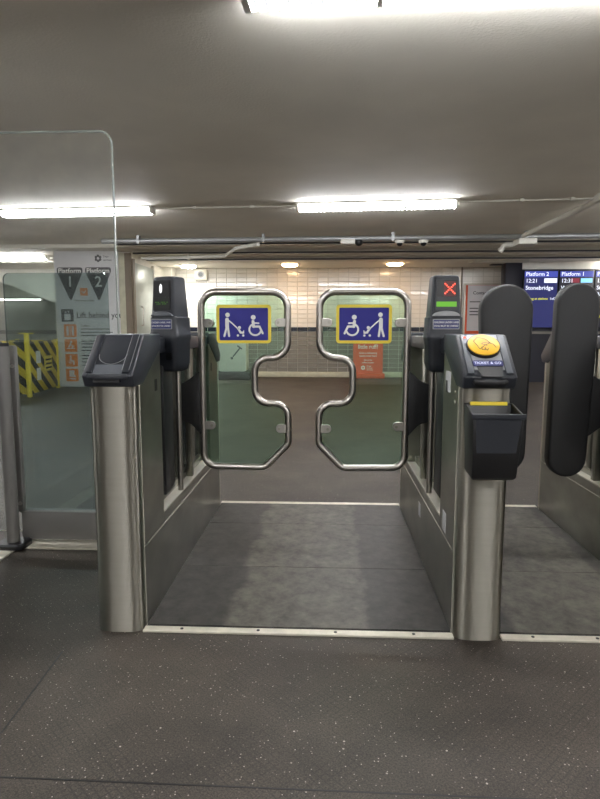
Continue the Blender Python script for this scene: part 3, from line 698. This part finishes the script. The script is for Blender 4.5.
downlight(-2.95, 12.45, M['cool'], (1, .98, .95), 150, 'white recessed downlight near the wall speaker')
downlight(-0.78, 12.27, M['warm'], (1, .72, .44), 38, 'warm recessed downlight above the left glazed flap')
downlight(1.38, 12.19, M['warm'], (1, .72, .44), 38, 'warm recessed downlight above the right glazed flap')
downlight(5.62, 11.75, M['cool'], (1, .97, .92), 110, 'white recessed downlight at the right edge above the departure screens')
def pipe(name, pts, r, m, label, cat, n=10, brackets=()):
    p = empty(name, pts[0], label, cat)
    bm = B(); tube(bm, pts, r, n); fin('run', bm, m, p, smooth=True, angle=60)
    for b in brackets: bx('bracket', m, p, b[0] - .02, b[0] + .02, b[1] - r - .012, b[1] + r + .012, b[2] - r - .006, b[3])
    return p
zc = CEIL - 0.02
pipe('conduit', [(-2.11, 7.17, zc), (-.372, 7.10, zc)], .011, M['offwhite'], 'thin white conduit on the ceiling between the two fluorescent lights', 'conduit', 8, [(-1.6, 7.15, zc, CEIL - 0.002), (-.9, 7.12, zc, CEIL - 0.002)])
pipe('conduit', [(1.5, 6.96, zc), (3.38, 6.84, zc)], .011, M['offwhite'], 'thin white conduit on the ceiling right of the fluorescent light over the flaps', 'conduit', 8, [(2.2, 6.91, zc, CEIL - 0.002), (2.75, 6.88, zc, CEIL - 0.002)])
pipe('galvanised_pipe', [(-3.6, 9.35, 2.47), (7, 9.05, 2.47)], .04, M['pipe'], 'long galvanised pipe running across the ceiling behind the gates', 'pipe', 14, [(x, 9.35 - .3 * (x + 3.6) / 10.6, 2.47, CEIL - 0.002) for x in (-3, -1, 1, 3, 5)])
for y, z, h, lab in ((9.75, CEIL, .085, 'pale cable trunking on the ceiling just behind the galvanised pipe'), (10.55, 2.49, .07, 'pale cable trunking on the lowered ceiling, middle of three'), (11.35, 2.455, .06, 'pale cable trunking on the lowered ceiling, nearest the downlights')):
    t = bx('cable_trunking', M['offwhite'], None, -3.5, 7, y, y + .09, z - h, z - .003, bevel=0.004); tag(t, lab, 'trunking', 'pale cable trunkings')
    bm = B(); tube(bm, [(-3.5, y - .02, z - h + .012), (6.99, y - .02, z - h + .012)], .014, 8); fin('gap_shade_line', bm, M['plastic_mid'], t, smooth=True)  # dark line added to imitate the shaded gap along each trunking
pipe('conduit', fillet([(-1.05, 9.0, 2.36), (-1.47, 9.45, 2.36), (-1.83, 10.45, 2.36), (-3.4, 10.72, 2.36)], .12, 5, closed=False), .03, M['offwhite'], 'bent white conduit on the ceiling above the left flap', 'conduit', 10, [(-2.5, 10.565, 2.36, 2.419)])
cr = pipe('conduit', [(2.95, 6.6, 2.475), (2.93, 9.05, 2.465)], .035, M['offwhite'], 'thick white conduit slanting across the ceiling at the right, above the paddles', 'conduit', 10)
bx('junction_box', M['offwhite'], cr, 2.86, 3.05, 6.46, 6.6, 2.43, CEIL - 0.042, bevel=0.01); bx('junction_box', M['offwhite'], cr, 2.85, 3.12, 9.0, 9.3, 2.34, 2.425, bevel=0.01)
bm = B(); tube(bm, fillet([(2.93, 9.3, 2.38), (2.75, 9.4, 2.38), (2.7, 9.42, 2.28)], .05, 4, closed=False), .04, 10); fin('elbow', bm, M['offwhite'], cr, smooth=True)
tp = bx('ceiling_panel', M['whitewall'], None, 2.85, 3.95, 11.8, 12.15, 2.39, 2.42, bevel=0.004); tag(tp, 'flat white panel on the low ceiling in front of the navy column', 'panel')
vt = empty('ceiling_vent', (3.62, 12.5, 2.42), 'small dark vent in the low ceiling beside the navy column', 'vent')
bx('vent_frame', M['darkwall'], vt, 3.4, 3.85, 12.35, 12.65, 2.412, 2.42); [bx('slat', M['black'], vt, 3.42, 3.83, 12.37 + .05 * k, 12.4 + .05 * k, 2.406, 2.412) for k in range(6)]
def dome(x, label):
    d = empty('security_camera', (x, 9.15, 2.41), label, 'security camera', 'security cameras under the ceiling pipe')
    fin('mount', loft(B(), [sup_ring(x, 9.15, .15, .13, z, 18, 2.2) for z in (2.424, 2.395)] + [sup_ring(x, 9.15, .12, .11, 2.375, 18, 2.2)]), M['offwhite'], d, smooth=True)
    bm = B(); loft(bm, [[(x + .048 * math.cos(a) * math.cos(2 * PI * k / 16), 9.13 + .048 * math.cos(a) * math.sin(2 * PI * k / 16), 2.38 - .048 * math.sin(a)) for k in range(16)] for a in (0, .4, .8, 1.2, 1.5)]); fin('lens_ball', bm, M['black'], d, smooth=True)
dome(1.10, 'left of the two white turret cameras beside each other under the pipe'); dome(1.46, 'right of the two white turret cameras beside each other under the pipe')
cm = empty('security_camera', (.36, 9.15, 2.41), 'camera with white box body and dark dome under the pipe, above the right flap', 'security camera', 'security cameras under the ceiling pipe')
bx('body', M['offwhite'], cm, .2, .42, 9.08, 9.2, 2.37, 2.44, bevel=0.008)
bm = B(); loft(bm, [[(.48 + .06 * math.cos(a) * math.cos(2 * PI * k / 16), 9.14 + .06 * math.cos(a) * math.sin(2 * PI * k / 16), 2.40 - .06 * math.sin(a)) for k in range(16)] for a in (-.5, 0, .4, .8, 1.2, 1.5)]); fin('lens_ball', bm, M['black'], cm, smooth=True)
# wall speaker
sp = empty('wall_speaker', (-2.8, 13.06, 2.28), 'small white square loudspeaker high on the tiled wall', 'speaker')
bx('cabinet', M['offwhite'], sp, -2.935, -2.665, 12.97, WB - .012, 2.165, 2.395, bevel=0.015); fin('grille', disc(B(), (-2.8, 12.966, 2.28), 0.075, 'y', 0.005, 24), M['plastic_lt'], sp); fin('cone', disc(B(), (-2.8, 12.96, 2.28), 0.05, 'y', 0.003, 20), M['plastic_mid'], sp)

# ------------------------------------------------------------------ platform board on the pillar
bd = empty('direction_board', (-4.4, 10.65, 0), 'tall pale board with platform arrows and lift notice on the left pillar', 'sign')
BY = 10.635
fin('panel', prism(B(), [(-5.0, .01), (-3.81, .01), (-3.81, 2.5), (-5.0, 2.5)], 'y', BY, 10.658), M['board'], bd)
for cx, n_ in ((-4.72, '1'), (-4.19, '2')):
    tri = fillet([(cx - .24, 2.2), (cx + .24, 2.2), (cx + .24, 2.12), (cx, 1.58), (cx - .24, 2.12)], [.04, .04, .03, .02, .03], 4)
    fin('arrow', prism(B(), tri, 'y', BY - .004, BY), M['ink'], bd)
    txt('arrow_text', 'Platform', .125, M['white'], bd, cx, BY - .006, 2.135); txt('arrow_text', n_, .27, M['white'], bd, cx, BY - .006, 1.935)
def icon_tile(cx, cz, s, m, shapes, nm='icon_square'):
    t = fin(nm, prism(B(), rrect(cx - s, cx + s, cz - s, cz + s, s * .15), 'y', BY - .004, BY), m, bd)
    shapes_obj('pictogram', shapes, lambda u, v: Vector((cx + u * s, BY - .006, cz + v * s)), M['board'], t)
sh = []; stroke2(sh, [(-.5, .1), (0, -.4), (.5, .3)], .22); icon_tile(-4.47, 1.76, .07, M['orange'], sh)
sh = []
txt('caption', 'Way from trains', .055, M['ink'], bd, -4.47, BY - .003, 1.6)
hx = []
for k in range(6): circ2(hx, (-.6 * math.sin(k * PI / 3) , .6 * math.cos(k * PI / 3)), .34, 8)
shapes_obj('operator_mark', hx, lambda u, v: Vector((-4.18 + u * .075, BY - .003, 2.36 + v * .075)), M['ink'], bd)
txt('operator_name', 'Train', .05, M['ink'], bd, -4.09, BY - .003, 2.39, 'LEFT'); txt('operator_name', 'services', .05, M['ink'], bd, -4.09, BY - .003, 2.33, 'LEFT')
sh = [[(-.5, -.75), (.5, -.75), (.5, .25), (-.5, .25)], [(-.45, .4), (-.05, .4), (-.25, .75)], [(.05, .75), (.45, .75), (.25, .4)]]
icon_tile(-4.80, 1.33, .115, M['ink'], sh)
txt('lift_notice', 'Lift behind you', .155, M['ink'], bd, -4.63, BY - .003, 1.33, 'LEFT', 0.93)
ic = []
sh = []
for x in (-.42, .42): circ2(sh, (x, .55), .17, 10); stroke2(sh, [(x, .2), (x, -.1)], .4); stroke2(sh, [(x - .1, -.2), (x - .1, -.7)], .18); stroke2(sh, [(x + .1, -.2), (x + .1, -.7)], .18)
sh.append([(-.04, -.8), (.04, -.8), (.04, .8), (-.04, .8)]); ic.append(sh)
sh = []; circ2(sh, (.05, .55), .18, 10); stroke2(sh, [(0, .3), (-.3, -.2)], .25); stroke2(sh, [(-.1, .1), (.45, -.1)], .14); stroke2(sh, [(-.6, -.45), (.6, -.45)], .14); circ2(sh, (.25, -.25), .14, 8); ic.append(sh)
sh = []; circ2(sh, (-.1, .6), .17, 10); stroke2(sh, [(-.1, .3), (-.1, -.1), (.35, -.1), (.35, -.6)], .24); stroke2(sh, [(-.4, .1), (-.4, -.4), (.1, -.4)], .1); ic.append(sh)
sh = [[(-.45, -.3), (.35, -.3), (.35, .75), (-.45, .75)]]; stroke2(sh, [(-.3, -.6), (.5, -.6)], .2); circ2(sh, (.45, -.2), .17, 8); ic.append(sh)
heads = ['Toilets', 'Baby change', 'Waiting', '']
for k in range(4):
    z = 1.05 - .275 * k; cx = -4.76 + .0 * k; icon_tile(cx, z, .118, M['orange'], ic[k])
    if heads[k] and k < 2: txt('small_heading', heads[k], .06, M['ink'], bd, -4.56, BY - .003, z + .09, 'LEFT')
    sh = []
    for j in range(0 if k > 1 else 1, 4):
        L = (.62, .55, .6, .3)[(j + k) % 4]; zz = z + .09 - .06 * j; sh.append([(-4.56, zz - .008), (-4.56 + L, zz - .008), (-4.56 + L, zz + .008), (-4.56, zz + .008)])
    shapes_obj('small_print', sh, lambda u, v: Vector((u, BY - .003, v)), M['ink'], bd)

# hazard striped barrier box
hz = empty('hazard_barrier', (-4.73, 9.0, 0), 'black and yellow striped barrier box beside the platform board', 'barrier')
def hpanel(ax, ay, bx_, by_, m=M['stripes']):
    L = math.hypot(bx_ - ax, by_ - ay); o = fin('striped_panel', box(B(), 0, L, -.015, .015, .04, .88), m, None, bevel=0.004)
    o.parent = hz; o.location = (ax + 4.73, ay - 9.0, 0); o.rotation_euler = (0, 0, math.atan2(by_ - ay, bx_ - ax)); return o
pa = hpanel(-4.73, 9.0, -4.95, 10.4); pb = hpanel(-5.45, 9.25, -4.76, 9.0); hpanel(-5.45, 9.28, -5.65, 10.4); hpanel(-5.65, 10.43, -4.97, 10.43)
for x, y in ((-4.73, 8.985), (-5.46, 9.25), (-4.95, 10.43), (-5.67, 10.43)):
    bx('corner_post', M['yellow'], hz, x - .03, x + .03, y - .03, y + .03, 0, 1.0 if y < 9.1 else .9, bevel=0.006)
bx('hook_bar', M['yellow'], hz, -4.85, -4.62, 8.97, 9.0, 1.0, 1.02)
def notice(nm, u0, u1, z0, z1, m):
    o = fin(nm, box(B(), u0, u1, -.02, -.0155, z0, z1), m); o.parent = pa; return o
for nm, u0, u1, z0, z1, m in (('white_notice', .32, .52, .52, .72, 'white'), ('white_notice', .32, .50, .24, .44, 'white'), ('yellow_notice', .72, 1.12, .36, .62, 'yellow')):
    o = fin(nm, box(B(), u0, u1, -.022, -.0155, z0, z1), M[m]); o.parent = pa
sh = [[(.76, z, 0), (1.08, z, 0), (1.08, z + .03, 0), (.76, z + .03, 0)] for z in (.40, .47, .54)]
o = shapes_obj('notice_lines', [[(p[0], p[1]) for p in s] for s in sh], lambda u, v: Vector((u, -.024, v)), M['ink'], None); o.parent = pa

# ------------------------------------------------------------------ things by the back wall
wb = empty('white_unit', (-2.0, 12.5, 0), 'rounded white unit on a dark base by the tiled wall, seen through the left flap', 'cabinet')
fin('body', prism(B(), rrect(-2.32, -1.72, .17, 1.02, .06), 'y', 12.35, 12.75), M['offwhite'], wb, bevel=0.02); fin('base', prism(B(), rrect(-2.4, -1.64, 0, .17, .04), 'y', 12.25, 12.8), M['black'], wb, bevel=0.01)
sh = []; stroke2(sh, [(-2.0, .5), (-1.85, .68)], .03); stroke2(sh, [(-1.9, .72), (-1.82, .66)], .03); circ2(sh, (-2.03, .46), .03, 8)
shapes_obj('graphic', sh, lambda u, v: Vector((u, 12.348, v)), M['plastic_mid'], wb)
bn = empty('pull_up_banner', (.9, 12.85, 0), 'orange pull-up banner with white lettering by the tiled wall, behind the right flap', 'banner')
bx('sheet', M['banner'], bn, .58, 1.23, 12.86, 12.872, .1, 1.3); bx('base', M['banner'], bn, .56, 1.27, 12.75, 12.95, 0, .11, bevel=0.02)
for s, sz, z in (('Feeling a', .13, .87), ('little ruff?', .13, .69), ('Grab a refreshing', .062, .555), ('canine treat here', .062, .49), ('Ask at the', .05, .40), ('coffee counter', .05, .345)): txt('banner_text', s, sz, M['white'], bn, .905, 12.857, z, squeeze=.9)
shapes_obj('operator_mark', hx, lambda u, v: Vector((.80 + u * .055, 12.857, .23 + v * .055)), M['white'], bn)
for s, z in (('Great', .265), ('Railway', .225), ('Services', .185)): txt('banner_text', s, .042, M['white'], bn, .88, 12.857, z, 'LEFT')
po = empty('poster_frame', (3.4, 13.05, 1.4), 'framed white poster with orange border on the tiled wall left of the navy column', 'poster')
bx('frame', M['ledge'], po, 2.99, 3.78, 13.03, WB - .012, .9, 2.07, bevel=0.006); bx('orange_sheet', M['banner'], po, 3.03, 3.74, 13.024, 13.03, .94, 2.03); bx('white_sheet', M['board'], po, 3.07, 3.735, 13.02, 13.024, 1.04, 2.025)
txt('poster_text', 'Contact us', .1, M['ink'], po, 3.18, 13.018, 1.86, 'LEFT')
sh = [[(3.12, z), (3.12 + L, z), (3.12 + L, z + .02), (3.12, z + .02)] for z, L in ((1.66, .4), (1.52, .5), (1.45, .46), (1.38, .5))]
shapes_obj('poster_print', sh, lambda u, v: Vector((u, 13.018, v)), M['ink'], po)
KS = 12.0 / 9.6                    # the screen wall stands level with the low ceiling
def sx(x): return x * KS
def sz(z): return 1.08 + (z - 1.08) * KS
SY = 12.0
struct(fin('wall_column', box(B(), sx(2.85), sx(3.11), SY, SY + .3, 0, 2.418), M['column'], bevel=0.005))
struct(bx('wall_screen_back', M['column'], None, sx(3.12), 6.98, SY + .05, SY + .2, 0, sz(2.03)))
struct(bx('trim_12', M['darkwall'], None, sx(3.12), 6.98, SY, SY + .05, sz(1.0), sz(1.04)))
struct(bx('wall_screen_top', M['wall'], None, sx(3.12), 6.98, SY + .05, SY + .2, sz(2.03), 2.418))
def monitor(x0, x1, rows, bgm, label):
    mo = empty('departure_screen', (sx((x0 + x1) / 2), SY, sz(1.1)), label, 'screen', 'departure screens')
    bx('casing', M['black'], mo, sx(x0), sx(x1), SY - .04, SY + .048, sz(1.09), sz(2.01), bevel=0.006); bx('display', M[bgm], mo, sx(x0 + .012), sx(x1 - .012), SY - .045, SY - .039, sz(1.105), sz(1.998))
    bx('title_band', M['scr_band'], mo, sx(x0 + .012), sx(x1 - .012), SY - .047, SY - .044, sz(1.9), sz(1.99))
    for s, size, u, z, m in rows: txt('screen_text', s, size * KS, M[m], mo, sx(x0 + u), SY - .05, sz(z), 'LEFT')
    return mo
def bar(m, mo, x0, x1): bx('highlight', M[m], mo, sx(x0), sx(x1), SY - .049, SY - .046, sz(1.81), sz(1.88))
m1 = monitor(3.13, 3.67, [('Platform 2', .085, .03, 1.945, 'scr_white'), ('12:21', .085, .03, 1.84, 'scr_white'), ('Stonebridge', .09, .03, 1.73, 'scr_white'), ('Calling at stations', .05, .03, 1.56, 'scr_yellow'), ('1of2', .05, .42, 1.56, 'scr_white')], 'scr_blue', 'bright blue departure screen nearest the navy column, left one in the row')
bar('scr_white', m1, 3.45, 3.65)
m2 = monitor(3.685, 4.225, [('Platform 1', .085, .03, 1.945, 'scr_white'), ('12:31', .085, .03, 1.84, 'scr_white'), ('Watford Jn', .085, .03, 1.73, 'scr_white'), ('For Euston', .085, .03, 1.63, 'scr_white'), ('Calling at', .06, .03, 1.52, 'scr_yellow')], 'scr_dark', 'dark departure screen, middle one of the row above the black paddles')
bar('scr_cyan', m2, 4.02, 4.2); bar('scr_red', m2, 3.87, 4.0)
m3 = monitor(4.24, 4.78, [('Platform 3', .085, .03, 1.945, 'scr_white'), ('12:34', .085, .03, 1.84, 'scr_white'), ('Stations', .085, .03, 1.73, 'scr_white'), ('Also calls', .085, .03, 1.63, 'scr_white'), ('Calling at', .07, .03, 1.52, 'scr_yellow'), ('Harrow', .07, .03, 1.45, 'scr_yellow'), ('Wembley', .09, .03, 1.28, 'scr_yellow')], 'scr_dark', 'dark departure screen at the right edge of the photo')
